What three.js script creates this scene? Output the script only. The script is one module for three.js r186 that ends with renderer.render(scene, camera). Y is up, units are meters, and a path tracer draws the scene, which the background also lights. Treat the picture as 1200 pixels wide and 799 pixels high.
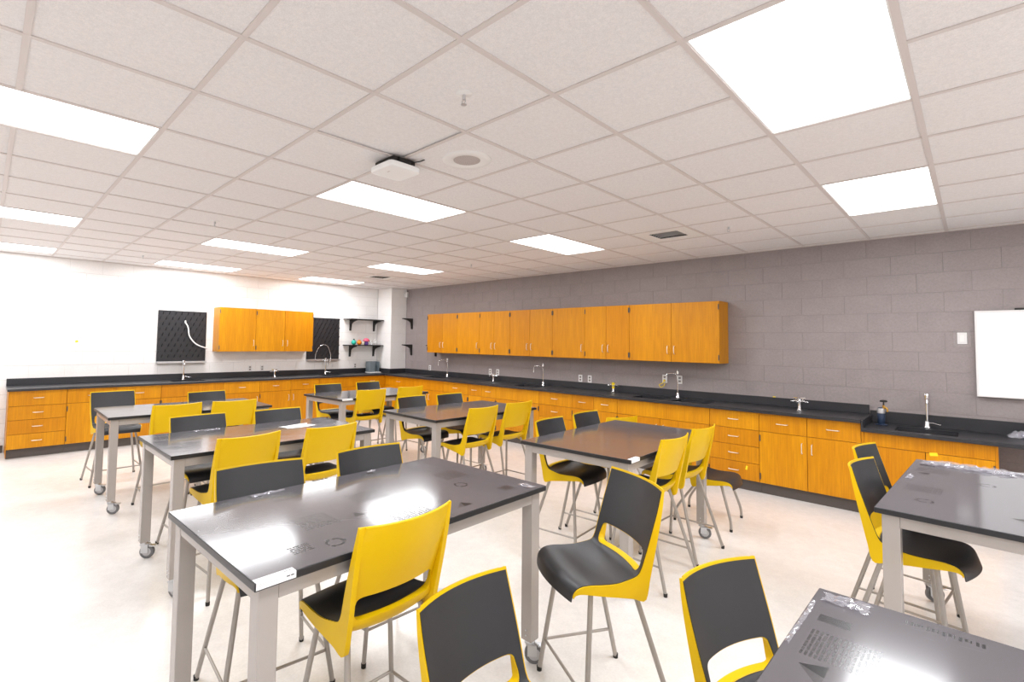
import * as THREE from 'three';
import { mergeGeometries, mergeVertices, toCreasedNormals } from 'three/addons/utils/BufferGeometryUtils.js';
import { RoundedBoxGeometry } from 'three/addons/geometries/RoundedBoxGeometry.js';
import { RectAreaLightUniformsLib } from 'three/addons/lights/RectAreaLightUniformsLib.js';
import { Brush, Evaluator, SUBTRACTION } from 'three-bvh-csg';

RectAreaLightUniformsLib.init();
const scene = new THREE.Scene();

// ------------------------------------------------------------------ camera
const CEIL = 2.845, TILE = 0.6096, ROOM_X = 12.3, ROOM_Z = 8.8;
const FOCAL = 579.93;
const camera = new THREE.PerspectiveCamera(2 * Math.atan(399.5 / FOCAL) * 180 / Math.PI, 1200 / 799, 0.05, 60);
camera.position.set(9.6818, 1.655, 6.9016);
camera.rotation.set(0.04847, 0.79374, 0.01464, 'YXZ');
camera.setViewOffset(1200, 799, 48.15, 26.66, 1200, 799);
scene.add(camera);
scene.background = new THREE.Color(0x0b0b0c);

const renderer = new THREE.WebGLRenderer({ antialias: true });
renderer.toneMapping = THREE.LinearToneMapping;
renderer.toneMappingExposure = 1.0;
renderer.shadowMap.enabled = true;

// ------------------------------------------------------------------ troffer light levels (the room has no other lamps)
const LAMP_RADIANCE = 15, LAMP_GLOW = 3.0, LAMP_TINT = new THREE.Color().setRGB(0.955, 0.975, 1.0);
const gx = (i) => (i + 14.609) * TILE, gz = (j) => (j + 6.207) * TILE;      // ceiling grid lines
const TROFFER_COLS = [-14, -10, -5, 0, 4], TROFFER_ROWS = [-4, 0, 4];

// ------------------------------------------------------------------ helpers
function rng(seed) { let s = seed >>> 0; return () => { s = (s + 0x6d2b79f5) | 0; let t = Math.imul(s ^ (s >>> 15), 1 | s); t = (t + Math.imul(t ^ (t >>> 7), 61 | t)) ^ t; return ((t ^ (t >>> 14)) >>> 0) / 4294967296; }; }
const used = {};
function numbered(n) { if (!(n in used)) { used[n] = 0; return n; } used[n]++; return n + '_' + String(used[n]).padStart(3, '0'); }
function shade(o) { o.castShadow = true; o.receiveShadow = true; return o; }
function part(name, geo, mat, parent, label) {
  const m = shade(new THREE.Mesh(Array.isArray(geo) ? join(geo) : geo, mat));
  m.name = name; parent.add(m); if (label) m.userData.label = label; return m;
}
function thing(name, label, category, pos = [0, 0, 0], turn = 0, group) {
  const g = new THREE.Group(); g.name = numbered(name); g.position.set(...pos); g.rotation.y = turn;
  g.userData = { label, category }; if (group) g.userData.group = group; scene.add(g); return g;
}
function structure(name, geo, mat, label, category) {
  const m = shade(new THREE.Mesh(Array.isArray(geo) ? join(geo) : geo, mat)); m.name = name; scene.add(m);
  m.userData = { kind: 'structure', label, category }; return m;
}
function copyOf(root, pos, turn, label) {
  const r = root.clone(); r.name = numbered(root.name.replace(/_\d{3}$/, '')); r.position.set(...pos); r.rotation.set(0, turn, 0);
  r.userData = { ...root.userData, label }; scene.add(r); return r;
}
function join(list) {
  const l = list.map((g) => { const q = g.index ? g.toNonIndexed() : g; for (const k of Object.keys(q.attributes)) if (!['position', 'normal', 'uv'].includes(k)) q.deleteAttribute(k); return q; });
  return mergeGeometries(l);
}
// planar uv in metres by face direction
function metreUV(g, ou = 0, ov = 0) {
  if (g.index) g = g.toNonIndexed();
  const p = g.attributes.position, n = g.attributes.normal, uv = new Float32Array(p.count * 2);
  for (let i = 0; i < p.count; i++) {
    const ax = Math.abs(n.getX(i)), ay = Math.abs(n.getY(i)), az = Math.abs(n.getZ(i));
    let u, v;
    if (ax >= ay && ax >= az) { u = p.getZ(i); v = p.getY(i); } else if (ay >= az) { u = p.getX(i); v = p.getZ(i); } else { u = p.getX(i); v = p.getY(i); }
    uv[2 * i] = u + ou; uv[2 * i + 1] = v + ov;
  }
  g.setAttribute('uv', new THREE.BufferAttribute(uv, 2)); return g;
}
function box(x0, x1, y0, y1, z0, z1, ou = 0, ov = 0) {
  const g = new THREE.BoxGeometry(x1 - x0, y1 - y0, z1 - z0); g.translate((x0 + x1) / 2, (y0 + y1) / 2, (z0 + z1) / 2); return metreUV(g, ou, ov);
}
// box with small chamfers on every edge
function cbox(x0, x1, y0, y1, z0, z1, c = 0.002, ou = 0, ov = 0) {
  const g = new RoundedBoxGeometry(x1 - x0, y1 - y0, z1 - z0, 1, Math.min(c, (x1 - x0) / 2.1, (y1 - y0) / 2.1, (z1 - z0) / 2.1));
  g.translate((x0 + x1) / 2, (y0 + y1) / 2, (z0 + z1) / 2); return metreUV(g, ou, ov);
}
const V = (x, y, z) => new THREE.Vector3(x, y, z);
function tube(pts, r, seg = 24, rad = 8) {
  const c = pts.length === 2 ? new THREE.LineCurve3(V(...pts[0]), V(...pts[1])) : new THREE.CatmullRomCurve3(pts.map((p) => V(...p)), false, 'centripetal');
  return capped(new THREE.TubeGeometry(c, pts.length === 2 ? 1 : seg, r, rad), c, r, rad);
}
function capped(g, c, r, rad) {
  const a = new THREE.CircleGeometry(r, rad), b = a.clone(), q = new THREE.Quaternion();
  q.setFromUnitVectors(V(0, 0, 1), c.getTangent(1)); a.applyQuaternion(q).translate(...c.getPoint(1).toArray());
  q.setFromUnitVectors(V(0, 0, 1), c.getTangent(0).negate()); b.applyQuaternion(q).translate(...c.getPoint(0).toArray());
  return join([g, a, b]);
}
function lathe(profile, x = 0, y = 0, z = 0, n = 20) { const g = new THREE.LatheGeometry(profile.map((p) => new THREE.Vector2(...p)), n); g.translate(x, y, z); return g; }
function cyl(r0, r1, h, x, y, z, n = 16) { const g = new THREE.CylinderGeometry(r1, r0, h, n); g.translate(x, y + h / 2, z); return g; }

// ------------------------------------------------------------------ procedural textures
function noise2(seed) {
  const r = rng(seed), N = 256, t = new Float32Array(N * N); for (let i = 0; i < N * N; i++) t[i] = r();
  const at = (x, y) => t[((y % N + N) % N) * N + ((x % N + N) % N)];
  return (x, y, px = 256, py = 256) => {                             // px, py: period in cells
    const xi = Math.floor(x), yi = Math.floor(y), fx = x - xi, fy = y - yi, u = fx * fx * (3 - 2 * fx), v = fy * fy * (3 - 2 * fy);
    const m = (a, p) => ((a % p) + p) % p, x0 = m(xi, px), x1 = m(xi + 1, px), y0 = m(yi, py), y1 = m(yi + 1, py);
    return (at(x0, y0) * (1 - u) + at(x1, y0) * u) * (1 - v) + (at(x0, y1) * (1 - u) + at(x1, y1) * u) * v;
  };
}
function dataTex(w, h, fn, srgb, rep = 1, repY = rep) {
  const d = new Uint8Array(w * h * 4);
  for (let y = 0; y < h; y++) for (let x = 0; x < w; x++) { const c = fn(x / w, y / h, x, y), k = (y * w + x) * 4; d[k] = Math.max(0, Math.min(255, c[0])); d[k + 1] = Math.max(0, Math.min(255, c[1])); d[k + 2] = Math.max(0, Math.min(255, c[2])); d[k + 3] = 255; }
  const t = new THREE.DataTexture(d, w, h); t.wrapS = t.wrapT = THREE.RepeatWrapping; t.magFilter = THREE.LinearFilter; t.minFilter = THREE.LinearMipmapLinearFilter; t.generateMipmaps = true;
  if (srgb) t.colorSpace = THREE.SRGBColorSpace; t.repeat.set(rep, repY); t.needsUpdate = true; return t;
}
function canvasTex(w, h, draw, srgb) {
  const c = document.createElement('canvas'); c.width = w; c.height = h; draw(c.getContext('2d'), w, h);
  const t = new THREE.CanvasTexture(c); if (srgb) t.colorSpace = THREE.SRGBColorSpace; t.magFilter = THREE.LinearFilter; return t;
}
const nA = noise2(11), nB = noise2(23), nC = noise2(37);
function woodTex(seed, base, amp) {
  const n = noise2(seed);
  return dataTex(512, 512, (u, v) => {
    const warp = 0.35 * n(u * 6, v * 3, 6, 3) + 0.1 * n(u * 17 + 40, v * 5, 17, 5);
    const cath = 0.5 + 0.5 * Math.sin((u * 7 + warp * 2.2 + 0.5 * n(u * 3 + 7, v * 2, 3, 2)) * 6.283);
    const fine = n(u * 160, v * 6 + 3, 160, 6), pore = n(u * 250, v * 22, 250, 22) > 0.82 ? 1 : 0, wide = n(u * 5 + 60, v * 1 + 9, 5, 1);
    const k = 1 + amp * (0.22 * (cath - 0.5) + 0.9 * (fine - 0.5) + 0.6 * (wide - 0.5)) - pore * 0.045;
    return [base[0] * (0.35 + 0.65 * k), base[1] * k, base[2] * (1.25 * k - 0.25)];
  }, true, 1, 1);
}
const WOOD = [[204, 134, 5], [199, 128, 4], [208, 139, 7], [201, 131, 6]].map((b, k) => new THREE.MeshPhysicalMaterial({ map: woodTex(101 + k * 7, b, 0.15), roughness: 0.4, specularIntensity: 0.6 }));
const speckle = dataTex(512, 512, (u, v) => { const a = nA(u * 128, v * 128, 128, 128), b = nB(u * 256, v * 256, 256, 256), c = nC(u * 40, v * 40, 40, 40); const k = 235 + 8 * (a - 0.5) + 16 * (b - 0.5) + 6 * (c - 0.5) - (b > 0.9 ? 16 : 0); return [k * 1.008, k * 0.99, k * 0.985]; }, true, 1 / 0.5);
const tileBump = dataTex(512, 512, (u, v) => { const a = nA(u * 128, v * 128, 128, 128), b = nB(u * 256, v * 256, 256, 256); const k = 150 + 60 * (a - 0.5) + 70 * (b - 0.5) - (b > 0.88 ? 90 : 0); return [k, k, k]; }, false, 1 / 0.5);
const blockBump = dataTex(512, 512, (u, v) => { const a = nA(u * 50, v * 50, 50, 50), b = nB(u * 160, v * 160, 160, 160), c = nC(u * 256, v * 256, 256, 256); const k = 128 + 60 * (a - 0.5) + 60 * (b - 0.5) + 50 * (c - 0.5); return [k, k, k]; }, false, 1 / 0.6);
const greyPaint = dataTex(512, 512, (u, v) => { const a = nA(u * 9, v * 9, 9, 9), b = nB(u * 90, v * 90, 90, 90), c = nC(u * 230, v * 230, 230, 230); const k = 1 + 0.05 * (a - 0.5) + 0.05 * (b - 0.5) + 0.04 * (c - 0.5); return [149 * k, 139 * k, 138 * k]; }, true, 1 / 1.1);
const whitePaint = dataTex(256, 256, (u, v) => { const a = nA(u * 9, v * 9, 9, 9), b = nB(u * 90, v * 90, 90, 90); const k = 1 + 0.015 * (a - 0.5) + 0.02 * (b - 0.5); return [242 * k, 239 * k, 237 * k]; }, true, 1 / 1.1);
const floorMap = dataTex(1024, 1024, (u, v) => {
  const a = nA(u * 6, v * 6, 6, 6), b = nB(u * 40, v * 40, 40, 40), c = nC(u * 250, v * 250, 250, 250), d = nB(u * 120 + 9, v * 120, 120, 120);
  const k = 1 + 0.03 * (a - 0.5) + 0.03 * (b - 0.5) + 0.035 * (c - 0.5) - (d > 0.9 ? 0.01 : 0); return [235 * k, 231 * k, 228 * k];
}, true, 1 / 1.9);
const floorRough = dataTex(512, 512, (u, v) => { const a = nA(u * 7 + 3, v * 7, 7, 7), b = nB(u * 60, v * 60, 60, 60); const k = 60 + 14 * (a - 0.5) + 6 * (b - 0.5); return [k, k, k]; }, false, 1 / 2.3);
const steelRough = dataTex(256, 256, (u, v) => { const k = 120 + 40 * (nA(u * 60, v * 60, 60, 60) - 0.5); return [k, k, k]; }, false, 2);

const M = {
  tile: new THREE.MeshStandardMaterial({ map: speckle, bumpMap: tileBump, bumpScale: 0.0012, roughness: 0.95 }),
  grid: new THREE.MeshStandardMaterial({ color: 0xdad1cd, roughness: 0.5 }),
  grey: new THREE.MeshStandardMaterial({ map: greyPaint, bumpMap: blockBump, bumpScale: 0.0008, roughness: 0.55 }),
  greyJoint: new THREE.MeshStandardMaterial({ color: 0x958b8a, roughness: 0.6 }),
  white: new THREE.MeshStandardMaterial({ map: whitePaint, bumpMap: blockBump, bumpScale: 0.0012, roughness: 0.5 }),
  whiteJoint: new THREE.MeshStandardMaterial({ color: 0xdfdbd9, roughness: 0.6 }),
  plainWall: new THREE.MeshStandardMaterial({ color: 0xe4e0dd, roughness: 0.7 }),
  floor: new THREE.MeshPhysicalMaterial({ map: floorMap, roughnessMap: floorRough, roughness: 1, clearcoat: 0.25, clearcoatRoughness: 0.25 }),
  toe: new THREE.MeshStandardMaterial({ color: 0x5a524e, roughness: 0.6 }),
  counter: new THREE.MeshPhysicalMaterial({ color: 0x2a2a2e, roughness: 0.36 }),
  sink: new THREE.MeshStandardMaterial({ color: 0x101012, roughness: 0.4 }),
  body: new THREE.MeshStandardMaterial({ color: 0x7a4a16, roughness: 0.6 }),
  nickel: new THREE.MeshStandardMaterial({ color: 0xf0ebdf, metalness: 0.7, roughness: 0.32 }),
  chrome: new THREE.MeshStandardMaterial({ color: 0xe6e6e8, metalness: 1, roughness: 0.12 }),
  hinge: new THREE.MeshStandardMaterial({ color: 0x6b625a, metalness: 0.7, roughness: 0.45 }),
  yellow: new THREE.MeshPhysicalMaterial({ color: 0xe0b700, roughness: 0.42, specularIntensity: 0.6 }),
  blackShell: new THREE.MeshPhysicalMaterial({ color: 0x2b2b2e, roughness: 0.45 }),
  chairSteel: new THREE.MeshStandardMaterial({ color: 0xa9a39d, metalness: 0.55, roughness: 0.42 }),
  glide: new THREE.MeshStandardMaterial({ color: 0x1c1b1b, roughness: 0.6 }),
  tableSteel: new THREE.MeshStandardMaterial({ color: 0xb0a9a4, metalness: 0.15, roughness: 0.45, roughnessMap: steelRough }),
  tableEdge: new THREE.MeshPhysicalMaterial({ color: 0x232326, roughness: 0.35 }),
  wheel: new THREE.MeshStandardMaterial({ color: 0x6f6e70, roughness: 0.55 }),
  hub: new THREE.MeshStandardMaterial({ color: 0xb9b8ba, roughness: 0.4 }),
  zinc: new THREE.MeshStandardMaterial({ color: 0xc9cbce, metalness: 1, roughness: 0.28 }),
  rack: new THREE.MeshStandardMaterial({ color: 0x232226, roughness: 0.45 }),
  whitePlastic: new THREE.MeshStandardMaterial({ color: 0xe9e7e6, roughness: 0.4 }),
  paper: new THREE.MeshStandardMaterial({ color: 0xf1f0ee, roughness: 0.8 }),
  blackPaint: new THREE.MeshStandardMaterial({ color: 0x201d1c, roughness: 0.5 }),
  darkSlot: new THREE.MeshStandardMaterial({ color: 0x2a2827, roughness: 0.8 }),
  film: new THREE.MeshPhysicalMaterial({ color: 0xf2f1f6, roughness: 0.14, transmission: 0.82, thickness: 0, side: THREE.DoubleSide }),
  glass: new THREE.MeshPhysicalMaterial({ color: 0xffffff, roughness: 0.03, transmission: 1, thickness: 0, ior: 1.49, side: THREE.DoubleSide }),
  socket: new THREE.MeshStandardMaterial({ color: 0x8f8884, roughness: 0.5 }),
  hose: new THREE.MeshStandardMaterial({ color: 0xf0efee, roughness: 0.35 }),
  yellowTape: new THREE.MeshStandardMaterial({ color: 0xf7d81c, roughness: 0.7 }),
  brass: new THREE.MeshStandardMaterial({ color: 0xc79a4a, metalness: 1, roughness: 0.3 }),
  navy: new THREE.MeshStandardMaterial({ color: 0x2b3a52, roughness: 0.4 }),
  board: new THREE.MeshPhysicalMaterial({ color: 0xf2f3f5, roughness: 0.22 }),
  silver: new THREE.MeshStandardMaterial({ color: 0xcfcfd2, metalness: 0.8, roughness: 0.35 }),
  lamp: new THREE.MeshStandardMaterial({ color: 0xf4f4f4, emissive: LAMP_TINT, emissiveIntensity: LAMP_GLOW, roughness: 0.6 }),
  lampRim: new THREE.MeshStandardMaterial({ color: 0xeeecea, roughness: 0.5 }),
};

// ------------------------------------------------------------------ floor and room shell
structure('floor', box(-0.2, ROOM_X + 0.2, -0.15, 0, -0.2, ROOM_Z + 0.2), M.floor, 'polished off-white floor of the classroom', 'floor');
const wallGrey = structure('wall_right', box(0, ROOM_X, 0, CEIL + 0.3, -0.2, -0.0024), M.greyJoint, 'long grey painted block wall behind the orange cabinets', 'wall');
const wallWhite = structure('wall_left', box(-0.2, -0.005, 0, CEIL + 0.3, -0.2, ROOM_Z), M.whiteJoint, 'white painted block wall with two drying racks', 'wall');
structure('wall_back', box(-0.2, ROOM_X + 0.2, 0, CEIL + 0.3, ROOM_Z, ROOM_Z + 0.2), M.plainWall, 'plain white wall opposite the grey wall', 'wall');
structure('wall_front', box(ROOM_X, ROOM_X + 0.2, 0, CEIL + 0.3, -0.2, ROOM_Z), M.plainWall, 'plain white wall opposite the drying racks', 'wall');
// concrete blocks, 16 x 8 inches with a recessed joint
const BL = 0.4064, BH = 0.2032, JT = 0.0019;
function blockGeo(len, h, k, bed = JT) { return cbox(-len / 2 + JT / 2, len / 2 - JT / 2, -h / 2 + bed / 2, h / 2 - bed / 2, -0.03, 0, 0.0016, k * 0.377, k * 0.291); }
function layBlocks(wall, mat, from, to, phase, keep, place, axisTurn, bed = JT) {
  const full = [0, 1, 2, 3].map((k) => blockGeo(BL, BH, k, bed)), r = rng(5);
  for (let row = 0; row < 14; row++) {
    const y = (row + 0.5) * BH, off = phase + (row % 2 ? BL / 2 : 0);
    for (let n = Math.floor((from - off) / BL) - 1; off + n * BL < to; n++) {
      let a = off + n * BL, b = a + BL; a = Math.max(a, from); b = Math.min(b, to); if (b - a < 0.03) continue;
      if (!keep(a, b, row * BH, row * BH + BH)) continue;
      const g = b - a > BL - 0.001 ? full[Math.floor(r() * 4)] : blockGeo(b - a, BH, Math.floor(r() * 4), bed);
      const m = part('block', g, mat, wall); place(m, (a + b) / 2, y); m.rotation.y = axisTurn;
    }
  }
}
layBlocks(wallGrey, M.grey, 0.55, 10.84, 9.479 - 24 * BL, (a, b, y0, y1) => {
  if (y1 <= 0.95) return b > 9.75;                                    // only the knee space shows the wall below the worktop
  if (a > 1.75 && b < 7.42 && y0 > 1.44 && y1 < 2.2) return false;    // behind the wall cupboards
  return true;
}, (m, s, y) => m.position.set(s, y, 0), 0, 0.0034);
layBlocks(wallWhite, M.white, 0.42, ROOM_Z, 0.11, (a, b, y0, y1) => {
  if (y1 <= 0.95) return b > 6.6;
  if (a > 2.2 && b < 3.92 && y0 > 1.44 && y1 < 2.2) return false;
  return true;
}, (m, s, y) => m.position.set(0, y, s), Math.PI / 2, 0.006);
// corner pillar, same white blocks
const pillar = structure('wall_pillar', box(0, 0.545, 0, CEIL + 0.3, 0, 0.415), M.whiteJoint, 'white block pillar in the room corner', 'pillar');
for (let row = 4; row < 14; row++) {
  const y0 = row * BH + JT / 2, y1 = (row + 1) * BH - JT / 2, s = row % 2 ? 0.2 : 0.36;
  part('block', cbox(0.02, 0.55, y0, y1, s + JT, 0.42, 0.002), M.white, pillar);
  part('block', cbox(0.02, 0.55, y0, y1, 0.001, s, 0.002), M.white, pillar);
}
structure('baseboard_left', box(0, 0.012, 0, 0.1, 6.64, ROOM_Z), M.toe, 'dark rubber base strip on the white wall', 'baseboard');

// ------------------------------------------------------------------ suspended ceiling
const ceiling = structure('ceiling', box(-0.2, ROOM_X + 0.2, CEIL + 0.12, CEIL + 0.3, -0.2, ROOM_Z + 0.2), M.plainWall, 'suspended ceiling of white speckled tiles in a grid', 'ceiling');
const isLight = (i, j) => TROFFER_COLS.includes(i) && TROFFER_ROWS.some((r) => j === r || j === r + 1);
const isVent = (i, j) => (i === -3 && j === -4) || (i === -12 && j === -4);
{
  const tg = [0, 1, 2, 3].map((k) => cbox(-TILE / 2 + 0.002, TILE / 2 - 0.002, 0.003, 0.022, -TILE / 2 + 0.002, TILE / 2 - 0.002, 0.0015, k * 0.173, k * 0.219)), r = rng(77);
  for (let i = -15; i <= 5; i++) for (let j = -7; j <= 8; j++) {
    if (isLight(i, j) || isVent(i, j)) continue;
    let x0 = Math.max(gx(i), 0.001), x1 = Math.min(gx(i + 1), ROOM_X - 0.001), z0 = Math.max(gz(j), 0.001), z1 = Math.min(gz(j + 1), ROOM_Z - 0.001);
    if (x1 - x0 < 0.05 || z1 - z0 < 0.05) continue;
    const whole = x1 - x0 > TILE - 0.01 && z1 - z0 > TILE - 0.01;
    if (i >= 3 && j >= 5) { }
    const g = whole ? tg[Math.floor(r() * 4)] : cbox(-(x1 - x0) / 2 + 0.002, (x1 - x0) / 2 - 0.002, 0.003, 0.022, -(z1 - z0) / 2 + 0.002, (z1 - z0) / 2 - 0.002, 0.0015, r(), r());
    const m = part('ceiling_tile', g, M.tile, ceiling); m.position.set((x0 + x1) / 2, CEIL + (i === -3 && j === 2 ? 0.004 : 0), (z0 + z1) / 2);
    if (i === -3 && j === 2) { m.rotation.x = 0.006; }
  }
  const W = 0.0125;
  for (let i = -14; i <= 5; i++) part('grid_bar', box(gx(i) - W, gx(i) + W, CEIL - 0.003, CEIL + 0.0028, 0.001, ROOM_Z - 0.001), M.grid, ceiling);
  for (let j = -6; j <= 8; j++) {                                      // cross bars stop where a light panel fills the opening
    const cuts = TROFFER_ROWS.some((r) => j === r + 1) ? TROFFER_COLS : [];
    let a = 0.001; for (const i of cuts) { if (gx(i) - a > 0.1) part('grid_bar', box(a, gx(i), CEIL - 0.0022, CEIL + 0.0026, gz(j) - W, gz(j) + W), M.grid, ceiling); a = gx(i + 1); }
    part('grid_bar', box(a, ROOM_X - 0.001, CEIL - 0.0022, CEIL + 0.0026, gz(j) - W, gz(j) + W), M.grid, ceiling);
  }
  part('grid_bar', box(0.001, 0.024, CEIL - 0.004, CEIL + 0.0025, 0.42, ROOM_Z - 0.001), M.grid, ceiling);
  part('grid_bar', box(0.55, ROOM_X - 0.001, CEIL - 0.004, CEIL + 0.0025, 0.001, 0.024), M.grid, ceiling);
}
// troffers: lay-in 2 x 4 ft panels
const trofferLabels = {
  '-14,-4': 'thin lit ceiling panel farthest away, above the corner shelves', '-14,0': 'lit ceiling panel hugging the white wall above the orange wall cupboard', '-14,4': 'lit ceiling panel at the left frame edge hugging the white wall',
  '-10,-4': 'lit ceiling panel in front of the corner pillar, beside the small far vent', '-10,0': 'lit ceiling panel left of centre, second one from the white wall', '-10,4': 'lit ceiling panel cut by the left frame edge, below the largest left panel',
  '-5,-4': 'lit ceiling panel above the long row of orange wall cupboards', '-5,0': 'lit ceiling panel beside the white wireless device in mid ceiling', '-5,4': 'large lit ceiling panel cut by the left frame edge',
  '0,-4': 'lit ceiling panel at right, nearest the grey wall above the whiteboard end', '0,0': 'largest lit ceiling panel, cut by the top frame edge',
  '0,4': 'lit ceiling panel above the camera, left of it', '4,-4': 'lit ceiling panel outside the frame to the right near grey wall', '4,0': 'lit ceiling panel outside the frame to the right', '4,4': 'lit ceiling panel behind the camera to the right',
};
for (const i of TROFFER_COLS) for (const j of TROFFER_ROWS) {
  const x0 = gx(i) + 0.013, x1 = gx(i + 1) - 0.013, z0 = gz(j) + 0.013, z1 = gz(j + 2) - 0.013, cx = (x0 + x1) / 2, cz = (z0 + z1) / 2, w = x1 - x0, d = z1 - z0;
  const t = thing('ceiling_light', trofferLabels[i + ',' + j], 'ceiling light', [cx, CEIL, cz], 0, 'recessed ceiling light panels');
  part('housing', [box(-w / 2, w / 2, 0.05, 0.06, -d / 2, d / 2), box(-w / 2, -w / 2 + 0.006, 0, 0.05, -d / 2, d / 2), box(w / 2 - 0.006, w / 2, 0, 0.05, -d / 2, d / 2), box(-w / 2, w / 2, 0, 0.05, -d / 2, -d / 2 + 0.006), box(-w / 2, w / 2, 0, 0.05, d / 2 - 0.006, d / 2)], M.lampRim, t);
  part('diffuser', box(-w / 2 + 0.007, w / 2 - 0.007, 0.004, 0.009, -d / 2 + 0.007, d / 2 - 0.007), M.lamp, t, 'glowing white diffuser');
  const L = new THREE.RectAreaLight(LAMP_TINT, LAMP_RADIANCE, w - 0.02, d - 0.02);
  L.position.set(0, -0.001, 0); L.rotation.x = -Math.PI / 2; L.castShadow = true; L.name = 'panel_light'; t.add(L);
}
// supply air diffusers
function airVent(i, j, label) {
  const t = thing('air_vent', label, 'vent', [gx(i + 0.5), CEIL, gz(j + 0.5)], 0, 'ceiling air vents');
  const s = TILE / 2 - 0.014, q = 0.155;
  part('face_plate', [box(-s, s, 0.003, 0.008, -s, -q), box(-s, s, 0.003, 0.008, q, s), box(-s, -q, 0.003, 0.008, -q, q), box(q, s, 0.003, 0.008, -q, q)], M.lampRim, t);
  part('duct', [box(-q, q, 0.06, 0.065, -q, q), box(-q - 0.004, -q, 0.008, 0.065, -q, q), box(q, q + 0.004, 0.008, 0.065, -q, q), box(-q, q, 0.008, 0.065, -q - 0.004, -q), box(-q, q, 0.008, 0.065, q, q + 0.004)], M.darkSlot, t);
  for (let k = 0; k < 6; k++) { const g = box(-q, q, -0.001, 0.001, -0.015, 0.015); const m = part('slat', g, M.lampRim, t); m.position.set(0, 0.022, -q + 0.03 + k * 0.051); m.rotation.x = 0.55; }
}
airVent(-3, -4, 'square ceiling air vent with dark louvres near the grey wall');
airVent(-12, -4, 'small far ceiling air vent above the corner shelves');
// loudspeaker, sprinklers, wireless access point, corner sensor
{
  const t = thing('ceiling_speaker', 'round flush ceiling loudspeaker with perforated grey grille', 'speaker', [gx(-2.5), CEIL, gz(1.5)]);
  part('trim_ring', lathe([[0.088, 0.004], [0.09, -0.004], [0.13, -0.008], [0.158, -0.004], [0.162, 0.004]], 0, 0, 0, 40), M.lampRim, t);
  const grille = part('grille', lathe([[0, -0.004], [0.088, -0.003], [0.088, 0.004]], 0, 0, 0, 32), new THREE.MeshStandardMaterial({ color: 0xc9bfbb, roughness: 0.6 }), t);
  const holes = []; for (let a = 0; a < 7; a++) { const rr = 0.012 + a * 0.0115, n = Math.max(5, Math.round(rr * 6.28 / 0.013)); for (let k = 0; k < n; k++) { const g = new THREE.CircleGeometry(0.0035, 6); g.rotateX(Math.PI / 2); g.translate(rr * Math.cos(k / n * 6.283), -0.0046, rr * Math.sin(k / n * 6.283)); holes.push(g); } }
  const h = part('perforation', holes, new THREE.MeshStandardMaterial({ color: 0xb3aaa6, roughness: 0.9, side: THREE.DoubleSide }), grille); h.userData.kind = 'stuff';
}
const sprinklers = [[-1.5, 2.5, 'sprinkler head in the ceiling above the nearest full table'], [-7.55, 2.45, 'sprinkler head left of the middle light panels'], [-1.5, -3.5, 'sprinkler head beside the square vent near the grey wall'], [-12.5, 2.5, 'sprinkler head close to the white wall'], [-7.5, -3.5, 'sprinkler head between the two far right light panels']];
for (const [i, j, label] of sprinklers) {
  const t = thing('sprinkler', label, 'sprinkler', [gx(i), CEIL, gz(j)], 0, 'ceiling sprinkler heads');
  part('escutcheon', lathe([[0, -0.006], [0.02, -0.006], [0.038, -0.001], [0.04, 0.003]], 0, 0, 0, 20), M.lampRim, t);
  part('sprinkler_head', [cyl(0.008, 0.009, 0.022, 0, -0.028, 0, 10), tube([[-0.008, -0.026, 0], [-0.012, -0.038, 0], [0, -0.05, 0]], 0.0022, 8, 5), tube([[0.008, -0.026, 0], [0.012, -0.038, 0], [0, -0.05, 0]], 0.0022, 8, 5), cyl(0.015, 0.015, 0.002, 0, -0.053, 0, 12)], M.silver, t);
}
{
  const t = thing('access_point', 'white rounded square wireless device on dark ceiling bracket', 'wireless device', [gx(-3.1), CEIL, gz(2.0)]);
  part('bracket', [box(-0.11, 0.1, -0.042, -0.004, -0.085, 0.085), box(-0.125, -0.105, -0.034, -0.008, -0.05, 0.05), box(0.09, 0.11, -0.034, -0.008, -0.05, 0.05)], M.blackPaint, t, 'dark mounting bracket');
  const a = 0.125, r = 0.045, sh = new THREE.Shape(); sh.moveTo(-a + r, -a); sh.lineTo(a - r, -a); sh.quadraticCurveTo(a, -a, a, -a + r); sh.lineTo(a, a - r); sh.quadraticCurveTo(a, a, a - r, a); sh.lineTo(-a + r, a); sh.quadraticCurveTo(-a, a, -a, a - r); sh.lineTo(-a, -a + r); sh.quadraticCurveTo(-a, -a, -a + r, -a);
  const cg = new THREE.ExtrudeGeometry(sh, { depth: 0.018, bevelEnabled: true, bevelSize: 0.01, bevelThickness: 0.01, bevelOffset: -0.01, bevelSegments: 4, curveSegments: 8 }); cg.rotateX(Math.PI / 2); cg.translate(0, -0.052, 0);
  part('cover', cg, new THREE.MeshStandardMaterial({ color: 0xfafafa, roughness: 0.35 }), t); part('logo', cbox(-0.012, 0.012, -0.0815, -0.0795, 0.05, 0.058, 0.0004), M.grid, t);
  part('cable', tube([[0.1, -0.02, -0.05], [0.15, -0.012, -0.09], [0.16, 0.006, -0.12]], 0.004, 10, 6), M.blackPaint, t);
}
{
  const t = thing('motion_sensor', 'small white sensor box high in the corner by the pillar', 'sensor', [0.6, 2.66, 0.01]);
  part('housing', new RoundedBoxGeometry(0.075, 0.12, 0.06, 3, 0.014).translate(0, 0.06, 0.03), M.whitePlastic, t);
  part('lens', new THREE.SphereGeometry(0.022, 14, 10, 0, 6.283, 0, 1.57).rotateX(Math.PI / 2).translate(0, 0.05, 0.058), M.paper, t);
}

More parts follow.
